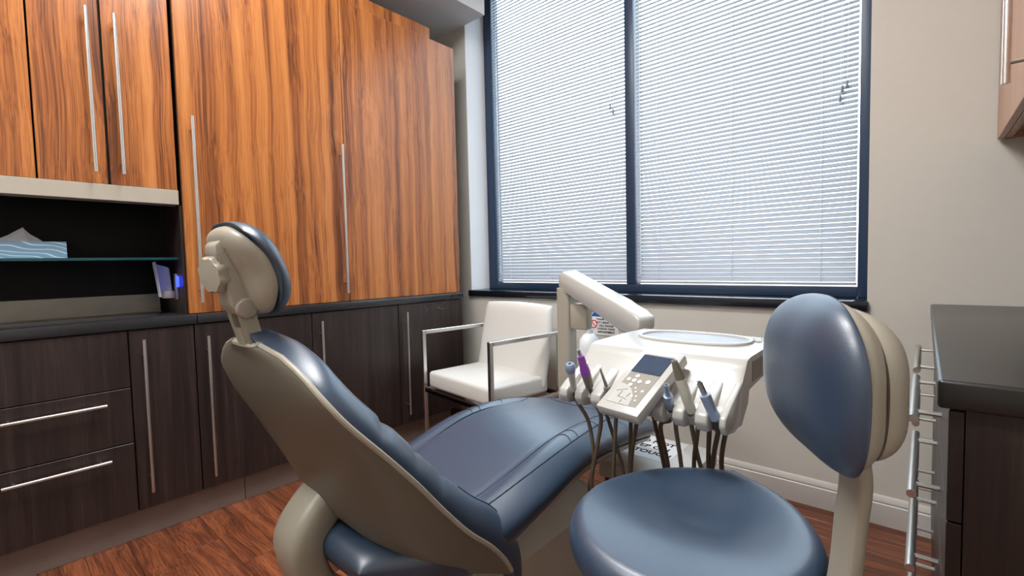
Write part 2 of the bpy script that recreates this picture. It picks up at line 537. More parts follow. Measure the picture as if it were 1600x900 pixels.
# venetian blinds: every slat an object that shares one mesh
SLAT_P, SLAT_W, TILT = 0.0226, 0.0255, math.radians(56)
def blind(x0, x1, label, cords, tassels, wand_x):
    t = thing('window_blind', ((x0 + x1) / 2, YW + 0.022, 0.966), label=label, cat='window blind', group='venetian blinds in the window')
    xm, w = (x0 + x1) / 2, (x1 - x0)
    yb = YW + 0.022
    ztop = ZH - 0.095
    mk('headrail', B(x0, x1, yb - 0.015, yb + 0.015, ztop, ztop + 0.04, bev=0.002), 'slat', t)
    mk('bottom_rail', B(x0, x1, yb - 0.011, yb + 0.011, 0.968, 0.980, bev=0.003), 'slat', t)
    # one slat, curved and tilted, inner edge down
    bm = bmesh.new()
    top, bot = [], []
    for k in range(6):
        s = (k / 5 - 0.5) * SLAT_W
        cv = 0.0022 * (1 - (2 * k / 5 - 1) ** 2)
        for lst, off in ((top, 0.0003), (bot, -0.0003)):
            yy, zz = s, cv + off
            lst.append((yy * math.cos(TILT) - zz * math.sin(TILT), yy * math.sin(TILT) + zz * math.cos(TILT)))
    prism(bm, top + bot[::-1], lambda u, v, d: Vector((d, u, v)), -w / 2 + 0.002, w / 2 - 0.002)
    z = 0.994
    first = None
    while z < ztop - 0.01:
        if first is None:
            first = mk('slat', bm, 'slat', t, local=True, smooth=30)
            o = first
        else:
            o = first.copy(); COL.objects.link(o); o.parent = t
        o.location = (0, 0, z - 0.966)
        z += SLAT_P
    for cx in cords:
        bm = bmesh.new()
        tube(bm, [(cx, yb - 0.0125, 0.975), (cx, yb - 0.0125, ztop)], 0.0011, 5)
        tube(bm, [(cx + 0.003, yb + 0.0125, 0.975), (cx + 0.003, yb + 0.0125, ztop)], 0.0011, 5)
        mk('ladder_cord', bm, 'cord', t)
    for tx, tz in tassels:
        bm = bmesh.new()
        tube(bm, [(tx, yb - 0.020, tz + 0.02), (tx + 0.004, yb - 0.019, tz + 0.3), (tx + 0.003, yb - 0.017, ztop)], 0.0010, 5)
        pc = mk('pull_cord', bm, 'cord', t)
        bm = bmesh.new()
        lathe(bm, [(0.0015, 0.030), (0.004, 0.026), (0.0052, 0.012), (0.0068, 0.0), (0.0, -0.001)], (tx, yb - 0.021, tz), seg=10)
        mk('tassel', bm, 'tassel', pc)
    bm = bmesh.new()
    tube(bm, [(wand_x, yb - 0.018, 1.02), (wand_x, yb - 0.018, ztop)], 0.0035, 6)
    mk('tilt_wand', bm, 'wand_clear', t)
blind(-2.420, -1.357, 'white venetian blind in the left half of the window, beside the cabinets', (-2.29, -1.93, -1.54), ((-1.452, 2.02), (-1.432, 1.99)), -2.385)
blind(-1.292, -0.233, 'white venetian blind in the right half of the window', (-1.16, -0.76, -0.37), ((-0.292, 1.83), (-0.300, 1.79), (-0.275, 1.845)), -1.262)

# ceiling troffers that light the room
for lx, ly in LAMPS:
    t = thing('ceiling_lamp', (lx, ly, CEIL - 0.07), label='recessed rectangular ceiling light panel %s' % ('over the dental chair' if ly > 0 else 'behind the dental chair headrest'), cat='ceiling light', group='ceiling light panels')
    bm = bmesh.new()
    for a in ((-0.6, 0.6, -0.31, -0.27), (-0.6, 0.6, 0.27, 0.31), (-0.6, -0.56, -0.27, 0.27), (0.56, 0.6, -0.27, 0.27)):
        box(bm, lx + a[0], lx + a[1], ly + a[2], ly + a[3], CEIL - 0.07, CEIL)
    mk('housing', bm, 'white_paint', t)
    mk('diffuser', B(lx - 0.56, lx + 0.56, ly - 0.27, ly + 0.27, CEIL - 0.06, CEIL - 0.05), 'lamp_diffuser', t)

# ------------------------------------------------------------------ left wall of cabinets
XD = -2.394           # face of the base doors
XC = -3.03
def bar_handle(bm, p0, p1, r, out, posts):
    """bar from p0 to p1 with posts at fractions, running in direction out to the door"""
    p0, p1, out = Vector(p0), Vector(p1), Vector(out)
    tube(bm, [p0, p1], r, 12)
    for f in posts:
        a = p0.lerp(p1, f)
        tube(bm, [a, a + out], r * 0.62, 8)
    return bm

def base_unit(y0, y1, fronts, label):
    t = thing('base_cabinet', (-2.7, (y0 + y1) / 2, 0.0), label=label, cat='cabinet', group='dark base cabinets along the left wall')
    mk('carcass', B(XC + 0.004, XD - 0.019, y0 + 0.001, y1 - 0.001, 0.125, 0.870), 'carcass_dark', t)
    for f in fronts:
        z0, z1 = f['z']
        d = mk(f['n'], B(XD - 0.018, XD, y0 + 0.0025, y1 - 0.0025, z0, z1, bev=0.0012, seg=1), 'dark_wood', t)
        if 'bar' in f:
            (ya, za), (yb, zb) = f['bar']
            h = bar_handle(bmesh.new(), (XD + 0.034, ya, za), (XD + 0.034, yb, zb), 0.0062, (-0.034, 0, 0), (0.1, 0.9))
            mk('handle', h, 'steel', d, label='brushed steel bar handle')
    return t
DZ = (0.128, 0.866)
base_unit(-0.66, -0.06, [dict(n='door', z=DZ, bar=((-0.11, 0.82), (-0.11, 0.19)))], 'dark wood base cabinet at the left end of the row beyond the drawers')
base_unit(-0.06, 0.389, [dict(n='drawer', z=(0.640, 0.866)), dict(n='drawer', z=(0.416, 0.636), bar=((0.018, 0.588), (0.307, 0.588))),
                         dict(n='drawer', z=(0.128, 0.412), bar=((0.018, 0.367), (0.310, 0.367)))],
          'dark wood base cabinet of three drawers with two horizontal steel handles')
base_unit(0.389, 0.616, [dict(n='door', z=DZ, bar=((0.433, 0.828), (0.433, 0.200)))], 'narrow dark wood base cabinet right beside the drawers')
base_unit(0.616, 1.141, [dict(n='door', z=DZ, bar=((0.660, 0.815), (0.660, 0.185)))], 'dark wood base cabinet directly behind the dental chair headrest')
base_unit(1.141, 1.675, [dict(n='door', z=DZ, bar=((1.180, 0.823), (1.180, 0.190)))], 'dark wood base cabinet behind the dental chair backrest')
eu = base_unit(1.675, 2.200, [dict(n='door', z=DZ, bar=((1.717, 0.820), (1.717, 0.189)))], 'dark wood base cabinet behind the white armchair with scratched door')
bm = bmesh.new()
for k in range(16):
    yy = 1.86 + random.random() * 0.2; zz = 0.80 + random.random() * 0.05; ln = 0.006 + random.random() * 0.02
    box(bm, XD, XD + 0.0004, yy, yy + ln, zz, zz + 0.0012)
mk('scratch', bm, 'box_grey', eu, smooth=0)

mk('trim_1', B(-2.450, -2.434, -0.66, 0.796, 0.0, 0.125, bev=0.001, seg=1), 'steel_kick', kind='structure', label='brushed steel kick plate under the drawers')
mk('trim_2', B(-2.450, -2.434, 0.799, 2.10, 0.0, 0.125, bev=0.001, seg=1), 'steel_kick', kind='structure', label='brushed steel kick plate behind the dental chair')

def worktop(y0, y1, label):
    mk('worktop', B(XC + 0.002, -2.386, y0, y1, 0.870, 0.912, bev=0.004), 'stone_black', label=label, cat='worktop', group='dark stone worktops on the left')
worktop(-0.66, 0.628, 'dark stone worktop in front of the black niche')
worktop(0.630, 2.205, 'dark stone worktop below the tall orange wood doors')

XT = -2.408           # face of the tall doors
def upper_unit(y0, y1, z0, z1, doors, label, xf, cat='cabinet', group=None):
    t = thing('wall_cabinet', (-2.72, (y0 + y1) / 2, z0), label=label, cat=cat, group=group)
    mk('carcass', B(XC + 0.003, xf - 0.019, y0 + 0.001, y1 - 0.001, z0, z1), 'carcass_dark', t)
    for a, b2, bars in doors:
        d = mk('door', B(xf - 0.018, xf, a + 0.002, b2 - 0.002, z0 - 0.001, z1, bev=0.001, seg=1), 'zebra_wood', t)
        for yh, za, zb in bars:
            mk('handle', bar_handle(bmesh.new(), (xf + 0.036, yh, zb), (xf + 0.036, yh, za), 0.0068, (-0.036, 0, 0), (0.07, 0.93)), 'steel', d, label='brushed steel bar handle')
    return t
g_up = 'orange wood cabinets along the left wall'
upper_unit(-0.26, 0.165, 1.450, 2.548, [(-0.26, -0.047, []), (-0.047, 0.165, [])], 'orange striped wood wall cabinet at the top left corner of the photo', -2.424, group=g_up)
upper_unit(0.167, 0.594, 1.450, 2.548, [(0.167, 0.366, [(0.325, 1.487, 2.104)]), (0.371, 0.594, [(0.409, 1.489, 2.106)])],
           'orange striped wood wall cabinet above the niche with two long handles side by side', -2.424, group=g_up)
upper_unit(0.605, 1.368, 0.9155, 2.548, [(0.605, 1.368, [(0.648, 0.962, 1.764), (1.341, 0.960, 1.763)])],
           'tall orange wood cabinet behind the headrest, wide door with a handle on each side', XT, group=g_up)
upper_unit(1.370, 2.197, 0.9155, 2.548, [(1.370, 2.197, [])], 'tall orange wood cabinet nearest the window, door without a handle', XT, group=g_up)
mk('trim_3', B(-2.60, XT - 0.012, -0.26, 2.005, 2.5485, 2.622, bev=0.001, seg=1), 'zebra_wood', kind='structure', label='orange wood fascia on top of the tall cabinets')

# niche: black back, side cheek, steel upstand, light valance, glass shelf
mk('niche_back_panel', B(-2.745, -2.738, -0.66, 0.603, 0.9125, 1.449), 'niche_black', label='black back panel of the niche above the worktop', cat='panel')
mk('niche_side_panel', B(-2.738, XT - 0.02, 0.5945, 0.6045, 0.9125, 1.384), 'dark_wood', label='dark cheek panel at the right end of the niche', cat='panel')
t = thing('steel_upstand', (-2.72, 0.0, 0.9125), label='brushed steel upstand along the back of the worktop', cat='upstand')
mk('plate', B(-2.737, -2.722, -0.66, 0.57, 0.9125, 0.998, bev=0.001, seg=1), 'steel_dark', t)
mk('lip', B(-2.722, -2.700, -0.66, 0.57, 0.9125, 0.9165, bev=0.001, seg=1), 'steel_dark', t)
bm = bmesh.new()
box(bm, -2.50, -2.420, -0.26, 0.594, 1.386, 1.4475, bev=0.001, seg=1)
mk('light_valance', bm, 'valance_metal', label='pale metal light valance under the wall cabinets', cat='valance')
mk('glass_shelf', B(-2.735, -2.47, -0.60, 0.594, 1.150, 1.161, bev=0.001, seg=1), 'shelf_glass', label='green edged glass shelf in the black niche', cat='shelf')

# tissue box
t = thing('tissue_box', (-2.62, 0.125, 1.1612), label='pale blue tissue box with white wave pattern on the glass shelf', cat='tissue box')
bm = B(-2.665, -2.545, 0.005, 0.243, 1.1612, 1.226, bev=0.001, seg=1)
mk('carton', bm, 'tissue_box', t)
bm = bmesh.new()
rng = random.Random(3)
def tis(a, b):
    ang = a * 2 * PI
    r = (1 - b) ** 1.15
    wob = 1 + 0.28 * math.sin(3 * ang + b * 5) * b + 0.12 * math.sin(7 * ang)
    yy = 0.115 + 0.062 * math.cos(ang) * r * wob + 0.015 * b
    xx = -2.605 + 0.028 * math.sin(ang) * r * wob - 0.01 * b
    return Vector((xx, yy, 1.2265 + 0.056 * b * (1 - 0.18 * math.cos(ang - 0.5) * (1 - b)) ))
grid(bm, tis, 28, 8)
bmesh.ops.remove_doubles(bm, verts=bm.verts[:], dist=1e-5)
mk('tissue', bm, 'tissue', t)

# blue lit holder on the cheek panel
t = thing('light_holder', (-2.55, 0.567, 0.985), label='white curved holder with a glowing blue light at the right end of the niche', cat='holder')
bm = bmesh.new()
def cup(a, b):
    ang = -0.75 * PI + a * 1.25 * PI
    r = 0.026 + 0.004 * b
    top = 1.148 - 0.035 * (a ** 1.5)
    z = 0.988 + 0.004 * a + (top - 0.992) * b
    return Vector((-2.55 - r * math.cos(ang) * 0.9 - 0.002, 0.556 + r * math.sin(ang) - 0.012 * b, z))
V = grid(bm, cup, 18, 6)
bmesh.ops.solidify(bm, geom=bm.faces[:], thickness=0.002)
mk('shield', bm, 'paper', t, smooth=50)
bm = bmesh.new()
lathe(bm, [(0.0, 0), (0.026, 0.0), (0.027, 0.012), (0.022, 0.03), (0.0, 0.034)], (-2.545, 0.566, 0.982), seg=18)
mk('cradle', bm, 'box_grey', t)
mk('mount_plate', B(-2.535, -2.505, 0.585, 0.594, 0.975, 1.09, bev=0.002), 'steel_dark', t)
mk('lamp', B(-2.500, -2.478, 0.584, 0.5935, 1.030, 1.080, bev=0.004), 'led_blue', t, label='glowing blue lamp')
lt = bpy.data.lights.new('blue_glow', 'POINT'); lt.energy = 0.11; lt.color = (0.05, 0.1, 1.0); lt.shadow_soft_size = 0.01
lo = bpy.data.objects.new('blue_glow', lt); COL.objects.link(lo); lo.location = (-2.455, 0.570, 1.055)

# ------------------------------------------------------------------ right wall of cabinets
XRF = 0.030
def drawer_unit(y0, y1, h0, h1, label):
    t = thing('drawer_cabinet', (0.34, (y0 + y1) / 2, 0), label=label, cat='cabinet', group='dark drawer cabinets on the right')
    mk('carcass', B(XRF + 0.019, XR - 0.003, y0, y1, 0.10, 0.868), 'dark_wood', t)
    mk('plinth', B(XRF + 0.06, XR - 0.003, y0 + 0.001, y1, 0.0, 0.10), 'carcass_dark', t)
    for z0, z1, zh in ((0.690, 0.862, 0.762), (0.526, 0.687, 0.603), (0.362, 0.523, 0.443), (0.104, 0.359, 0.262)):
        d = mk('drawer', B(XRF, XRF + 0.018, y0 + 0.002, y1 - 0.002, z0, z1, bev=0.001, seg=1), 'dark_wood', t)
        mk('handle', bar_handle(bmesh.new(), (-0.015, h0, zh), (-0.015, h1, zh), 0.0088, (XRF + 0.015, 0, 0), (0.14, 0.86)), 'steel', d, label='thick brushed steel bar handle')
drawer_unit(0.965, 1.735, 1.26, 1.70, 'dark wood drawer cabinet nearest the camera on the right')
drawer_unit(1.737, 2.378, 1.80, 2.26, 'dark wood drawer cabinet on the right against the window wall')
mk('worktop', B(0.016, XR - 0.002, 0.945, 2.380, 0.868, 0.912, bev=0.006, seg=3), 'stone_right', label='dark stone worktop on the right beside the stool', cat='worktop')

t = thing('wall_cabinet', (0.42, 1.9, 1.494), label='pale wood wall cabinet at the upper right corner of the photo', cat='cabinet')
bm = bmesh.new()
x0, x1, y0, y1, z0, z1 = 0.199, XR - 0.003, 0.9, 2.385, 1.494, 2.45
box(bm, x0, x1, y1 - 0.018, y1, z0, z1); box(bm, x0, x1, y0, y0 + 0.018, z0, z1)
box(bm, x0, x1, y0, y1, z0 + 0.018, z0 + 0.036); box(bm, x0, x1, y0, y1, z1 - 0.018, z1)
box(bm, x1 - 0.018, x1, y0, y1, z0, z1); box(bm, x0, x0 + 0.018, y0, y1, z0, z0 + 0.02)
mk('carcass', bm, 'pale_wood', t)
d = mk('door', B(0.180, 0.198, 1.642, 2.385, z0, z1, bev=0.001, seg=1), 'pale_wood', t)
mk('handle', bar_handle(bmesh.new(), (0.140, 1.70, 1.515), (0.140, 1.70, 2.35), 0.0085, (0.04, 0, 0), (0.06, 0.94)), 'steel', d, label='thick brushed steel bar handle')
d = mk('door', B(0.180, 0.198, 0.9, 1.638, z0, z1, bev=0.001, seg=1), 'pale_wood', t)

# ------------------------------------------------------------------ white armchair under the window
t = thing('armchair', (-1.905, 1.94, 0), math.radians(-7.5), label='white leather armchair with square chrome frame under the window', cat='armchair')
hw, fd, bd = 0.318, -0.235, 0.26
def cush(name, x0, x1, y0, y1, z0, z1, crown, bev, tilt=0.0):
    bm = bmesh.new()
    bmesh.ops.create_grid(bm, x_segments=10, y_segments=10, size=0.5)
    bmesh.ops.solidify(bm, geom=bm.faces[:], thickness=1.0)
    zs = [v.co.z for v in bm.verts]; zm = (min(zs) + max(zs)) / 2
    for v in bm.verts:
        u, w, h = v.co.x * 2, v.co.y * 2, (v.co.z - zm) * 2
        c = crown * (1 - u * u) * (1 - w * w)
        v.co = Vector(((x0 + x1) / 2 + u * (x1 - x0) / 2, (y0 + y1) / 2 + w * (y1 - y0) / 2, (z0 + z1) / 2 + h * (z1 - z0) / 2 + (c if h > 0 else 0)))
    es = [e for e in bm.edges if len(e.link_faces) == 2 and e.calc_face_angle() > 1.0]
    bmesh.ops.bevel(bm, geom=es, offset=bev, segments=4, profile=0.5, affect='EDGES')
    return bm
mk('seat', cush('seat', -hw + 0.02, hw - 0.025, fd + 0.012, bd - 0.06, 0.372, 0.470, 0.018, 0.02), 'white_leather', t, local=True, smooth=60)
# back cushion, gently crowned and leaning back
bm = bmesh.new()
def bk(sign):
    def f(u, v):
        x = u * (0.302 - 0.012 * max(0, v)) * 1.0
        z = 0.630 + v * 0.225 + (0.012 * (1 - u * u) if v > 0.5 else 0) * (v - 0.5) * 2
        th = 0.042 * dome(u, 9, .5) * dome(v, 11, .5)
        y = 0.165 + (z - 0.44) * 0.19 + sign * th
        return Vector((x, y, z))
    return f
mk('backrest', pillow(bk(-1), bk(1), 24, 24), 'white_leather', t, local=True, smooth=60)
bs = 0.0115
def bar(bm, p0, p1, s=bs):
    """square bar between two points that differ in one axis (or lean)"""
    p0, p1 = Vector(p0), Vector(p1)
    lo = [min(a, b) - s for a, b in zip(p0, p1)]; hi = [max(a, b) + s for a, b in zip(p0, p1)]
    box(bm, lo[0], hi[0], lo[1], hi[1], lo[2], hi[2], bev=0.002, seg=1)
for sx in (-1, 1):
    x = sx * (hw + 0.002)
    bm = bmesh.new(); bar(bm, (x, fd, bs), (x, fd, 0.703)); mk('leg', bm, 'chrome', t, local=True)
    bm = bmesh.new(); bar(bm, (x, bd, bs), (x, bd, 0.703)); mk('leg', bm, 'chrome', t, local=True)
    bm = bmesh.new(); bar(bm, (x, fd + 0.024, 0.703), (x, bd - 0.024, 0.703)); mk('armrest', bm, 'chrome', t, local=True)
    bm = bmesh.new(); bar(bm, (x, fd + 0.024, 0.358), (x, bd - 0.024, 0.358)); mk('side_rail', bm, 'chrome', t, local=True)
for yy in (fd, bd):
    bm = bmesh.new(); bar(bm, (-hw + 0.023, yy, 0.358), (hw - 0.023, yy, 0.358), 0.011); mk('cross_rail', bm, 'bronze', t, local=True)

# ------------------------------------------------------------------ wall sign
t = thing('wall_sign', (-1.39, YB - 0.002, 0.655), label='white no cell phone notice with blue header on the wall below the sill', cat='sign')
mk('board', B(-1.50, -1.305, YB - 0.003, YB - 0.0002, 0.672, 0.862), 'paper', t, smooth=0)
mk('header', B(-1.497, -1.308, YB - 0.0036, YB - 0.003, 0.779, 0.858), 'blue_print', t, smooth=0)
def wall_text(body, x, z, size, mat, bold=0.0):
    text_mesh('lettering', body, size, mat, t, frame_m((x, YB - 0.0042, z), (1, 0, 0), (0, 0, 1)), bold=bold)
bm = bmesh.new()
tube(bm, [Vector((-1.487 + 0.020 * math.cos(a), YB - 0.0036, 0.815 + 0.024 * math.sin(a))) for a in [-1.2 + 2.4 * k / 10 for k in range(11)]], 0.0035, 6)
tube(bm, [Vector((-1.450, YB - 0.0036, 0.838)), Vector((-1.428, YB - 0.0036, 0.806)), Vector((-1.405, YB - 0.0036, 0.838))], 0.0035, 6)
mk('header_mark', bm, 'paper', t)
for k, s in enumerate(('THANK YOU FOR', 'NOT USING YOUR', 'CELL PHONE', 'DURING YOUR', 'APPOINTMENT')):
    wall_text(s, -1.386, 0.764 - k * 0.0185, 0.0165, 'ink', 0.0003)
bm = bmesh.new()
c0 = Vector((-1.468, YB - 0.0036, 0.735))
tube(bm, [c0 + Vector((0.022 * math.cos(a * PI / 12), 0, 0.022 * math.sin(a * PI / 12))) for a in range(24)], 0.003, 6, closed=True)
tube(bm, [c0 + Vector((-0.015, 0, 0.015)), c0 + Vector((0.015, 0, -0.015))], 0.003, 6)
mk('prohibition_mark', bm, 'red_print', t)

# ------------------------------------------------------------------ floor utility box
t = thing('utility_box', (-0.80, 1.84, 0), label='white floor box with a do not step notice beneath the chair foot', cat='utility box')
mk('cover', B(-1.005, -0.66, 1.66, 2.06, 0.215, 0.280, bev=0.006), 'box_white', t)
mk('body', B(-0.985, -0.68, 1.675, 2.05, 0.0, 0.214), 'box_grey', t)
mk('notice', B(-1.0, -0.775, 1.80, 2.045, 0.2802, 0.2810), 'paper', t, smooth=0)
for k, s in enumerate(('DO NOT', 'STEP ON', 'OR TOUCH')):
    text_mesh('lettering', s, 0.046, 'ink', t, frame_m((-0.905, 1.982 - k * 0.060, 0.2815), (1, 0, 0), (0, 1, 0)), bold=0.0012)

# ------------------------------------------------------------------ dental chair
CX = -1.04
dc = thing('dental_chair', (CX, 1.05, 0), label='reclining dental patient chair with blue vinyl cushions and taupe shell', cat='dental chair')
# near edge of the backrest from the shoulder to the hip: (half width, y, z)
EDGE = [(0.070, 0.356, 0.951), (0.140, 0.366, 0.934), (0.200, 0.375, 0.905), (0.245, 0.389, 0.867), (0.270, 0.421, 0.817), (0.285, 0.485, 0.744),
        (0.290, 0.552, 0.667), (0.290, 0.616, 0.588), (0.290, 0.686, 0.508), (0.290, 0.764, 0.434), (0.290, 0.822, 0.356), (0.290, 0.842, 0.280)]
cum = [0.0]
for a, b2 in zip(EDGE[:-1], EDGE[1:]):
    cum.append(cum[-1] + math.hypot(b2[1] - a[1], b2[2] - a[2]))
LB = cum[-1]; LB0 = cum[-2]
def edge(s):
    return [interp(cum, [e[k] for e in EDGE], max(-0.03, s)) if s >= 0 else (EDGE[0][k] + (EDGE[1][k] - EDGE[0][k]) * s / cum[1]) for k in range(3)]
def edge_n(s):
    a, b2 = edge(max(0, s - 0.09)), edge(min(LB, s + 0.09))
    t = Vector((b2[1] - a[1], b2[2] - a[2])).normalized()
    return Vector((-t.y, t.x))          # front normal (y, z)
def shell_pt(u, v):
    # u in [-1,1] across, v in [0,1] from shoulder to the arched lower hem
    smax = LB0 * (0.60 + 0.42 * abs(u) ** 2.2)
    s = v * smax
    hw, y, z = edge(s)
    n = edge_n(s)
    b = interp([0, 0.12, 0.3, 0.5, 0.7, LB], [0.014, 0.024, 0.072, 0.120, 0.120, 0.05], s)
    g = dome(u, 3.0, 0.62)
    p = Vector((CX + hw * u, y, z))
    off = -b * g
    return p + Vector((0, n.x * off, n.y * off))
bm = bmesh.new()
grid(bm, lambda a, b2: shell_pt(sn(a), b2), 40, 40)
bmesh.ops.solidify(bm, geom=bm.faces[:], thickness=0.010)
sh = mk('backrest_shell', bm, 'stone_plastic', dc, smooth=50)
# light rim where shell meets cushion
bm = bmesh.new()
rim = []
for k in range(41):
    s = LB0 * 1.01 * k / 40
    hw, y, z = edge(s)
    n = edge_n(s)
    rim.append(Vector((CX + hw + 0.001, y + n.x * 0.002, z + n.y * 0.002)))
tube(bm, rim, 0.0055, 8)
rim2 = [Vector((2 * CX - p.x, p.y, p.z)) for p in rim]
tube(bm, rim2, 0.0055, 8)
mk('rim', bm, 'taupe_plastic', sh)
# top lid of the shell
bm = bmesh.new()
ring = [shell_pt(sn(k / 24), 0.0) for k in range(25)]
front = [Vector((CX + 0.070 * (1 - 2 * k / 24), 0.362, 0.957)) for k in range(25)]
vs = [bm.verts.new(p + Vector((0, 0, 0.001))) for p in ring] + [bm.verts.new(p) for p in front]
bm.faces.new(vs)
bmesh.ops.solidify(bm, geom=bm.faces[:], thickness=0.006)
mk('lid', bm, 'taupe_plastic', sh)

def bcush(sign):
    def f(u, v):
        s = (v + 1) / 2 * (LB + 0.045) - 0.030
        hw, y, z = edge(min(max(s, 0), LB))
        if s < 0:
            y += -0.010 * (-s / 0.03); z += 0.75 * (-s)
        if s > LB:
            y += (s - LB) * 0.6; z -= (s - LB) * 0.8
        if s < 0.07: hw *= 0.50 + 0.50 * math.sin(PI / 2 * max(0, (s + 0.03) / 0.10))
        n = edge_n(min(max(s, 0), LB))
        bol = 0.052 + 0.026 * min(1, max(0, (s - 0.38) / 0.25)) + 0.016 * math.exp(-((abs(u) - 0.82) / 0.16) ** 2) - 0.012 * (1 - u * u)
        crease = 0
        for sc, w in ((0.225, 0.012), (0.330, 0.010), (0.435, 0.012)):
            crease += 0.010 * math.exp(-((s - sc - 0.03 * (1 - abs(u))) / w) ** 2) * min(1, max(0, (abs(u) - 0.4) / 0.3))
        if sign > 0: off = 0.004 + (bol - crease) * dome(u, 7, 0.5) * dome(v, 16, 0.5)
        else: off = 0.004 - 0.002 * dome(u, 7, .5) * dome(v, 16, .5)
        return Vector((CX + hw * 1.01 * u, y + n.x * off, z + n.y * off))
    return f
bc = mk('backrest_cushion', pillow(bcush(1), bcush(-1), 40, 72), 'vinyl', dc, smooth=60)
# stitched piping along the bolster and across the wings
def on_bc(u, v): return bcush(1)(u, v)
bm = bmesh.new()
pp = [on_bc(0.84, 0.20 + 0.76 * k / 60) for k in range(61)]
tube(bm, pp, 0.0015, 6)
mk('stitching', bm, 'seam_thread', bc)

# seat and leg cushion
SY = [0.50, 0.62, 0.80, 0.95, 1.10, 1.22, 1.35, 1.50, 1.70, 1.87]
SZ = [0.505, 0.490, 0.495, 0.525, 0.556, 0.566, 0.560, 0.540, 0.498, 0.445]      # top height on the centre line
def seat_hw(y):
    return interp([0.50, 0.65, 0.85, 1.25, 1.55, 1.72, 1.82, 1.87], [0.15, 0.235, 0.292, 0.295, 0.280, 0.255, 0.205, 0.14], y)
def seat_f(sign):
    def f(u, v):
        y = 1.185 + v * 0.685
        hw = seat_hw(y)
        zt = interp(SY, SZ, y)
        dz = dome(u, 4.5, 0.5) * dome(v, 14, 0.5)
        mid = zt - 0.055
        if sign > 0:
            bol = 0.014 * math.exp(-((abs(u) - 0.74) / 0.13) ** 2) * min(1, max(0, (y - 0.75) / 0.25)) * min(1, max(0, (1.6 - y) / 0.2))
            cr = 0.006 * math.exp(-((abs(u) - 0.60) / 0.03) ** 2) * (0.8 < y < 1.42)
            off = (0.055 + bol - cr) * dz
        else:
            off = -interp([0.5, 0.65, 0.9, 1.2, 1.87], [0.07, 0.125, 0.085, 0.055, 0.045], y) * dz
        # the leg rest joint
        j = 0.010 * math.exp(-((y - 1.47 - 0.04 * abs(u)) / 0.010) ** 2) * (abs(u) > 0.72)
        return Vector((CX + hw * u * (1 - (0.03 if j > 0.004 else 0)), y, mid + off - (j if sign > 0 else -j)))
    return f
sc_ = mk('seat_cushion', pillow(seat_f(1), seat_f(-1), 48, 80), 'vinyl', dc, smooth=60)
def on_seat(x, y, lift=0.0005):
    hw = seat_hw(y)
    u = max(-0.999, min(0.999, (x - CX) / hw)); v = (y - 1.185) / 0.685
    p = seat_f(1)(u, v)
    return p + Vector((0, 0, lift))
for sd in (1, -1):
    bm = bmesh.new()
    tube(bm, [on_seat(CX + sd * (0.165 + 0.02 * math.sin(k / 30 * PI)), 0.80 + 0.62 * k / 30) for k in range(31)], 0.0015, 6)
    tube(bm, [on_seat(CX + sd * (0.215 + 0.03 * math.sin(k / 30 * PI)), 0.80 + 0.66 * k / 30) for k in range(31)], 0.0015, 6)
    # rounded end of the padded strip
    tube(bm, [on_seat(CX + sd * (0.165 + 0.05 * k / 10), 1.42 + 0.04 * math.sin(k / 10 * PI) + 0.04 * k / 10) for k in range(11)], 0.0014, 6)
    for yy in (1.16, 1.20, 1.32):
        tube(bm, [on_seat(CX + sd * (0.185 + 0.058 * k / 8), yy + 0.012 * math.sin(k / 8 * PI)) for k in range(9)], 0.0011, 6)
    mk('stitching', bm, 'seam_thread', sc_)
bm = bmesh.new()
tube(bm, [on_seat(CX + 0.21 * math.cos(a), 1.70 + 0.16 * math.sin(a)) for a in [PI + PI * k / 30 for k in range(31)]], 0.0014, 6)
mk('stitching', bm, 'seam_thread', sc_)
# under-frame below the cushion
def under(sign):
    def f(u, v):
        y = 1.20 + v * 0.60
        hw = seat_hw(y) - 0.022
        zt = interp(SY, SZ, y) - 0.075
        off = (0.0 if sign > 0 else -interp([0.6, 0.9, 1.2, 1.8], [0.06, 0.07, 0.05, 0.03], y)) * dome(u, 8, .5) * dome(v, 12, .5)
        return Vector((CX + hw * u, y, zt - 0.012 + off))
    return f
mk('under_frame', pillow(under(1), under(-1), 24, 40), 'pedestal_plastic', dc, smooth=60)

def rrect(x0, x1, y0, y1, z, r, n=6):
    pts = []
    for cx_, cy_, a0 in ((x1 - r, y1 - r, 0), (x0 + r, y1 - r, PI / 2), (x0 + r, y0 + r, PI), (x1 - r, y0 + r, 1.5 * PI)):
        for k in range(n + 1):
            a = a0 + PI / 2 * k / n
            pts.append(Vector((cx_ + r * math.cos(a), cy_ + r * math.sin(a), z)))
    return pts
bm = bmesh.new()
loft(bm, [rrect(-1.27, -0.81, 0.78, 1.62, 0.0, 0.10), rrect(-1.27, -0.81, 0.78, 1.62, 0.05, 0.10), rrect(-1.26, -0.795, 0.74, 1.45, 0.20, 0.08),
          rrect(-1.26, -0.785, 0.72, 1.36, 0.315, 0.07), rrect(-1.25, -0.80, 0.74, 1.34, 0.335, 0.07), rrect(-1.21, -0.865, 0.80, 1.28, 0.425, 0.06)])
mk('pedestal', bm, 'pedestal_plastic', dc, smooth=40)
bm = bmesh.new()
loft(bm, [rrect(-1.36, -0.72, 0.50, 1.60, 0.0, 0.2), rrect(-1.36, -0.72, 0.50, 1.60, 0.02, 0.2), rrect(-1.33, -0.75, 0.53, 1.57, 0.032, 0.18)])
mk('base_plate', bm, 'stone_plastic', dc, smooth=40)
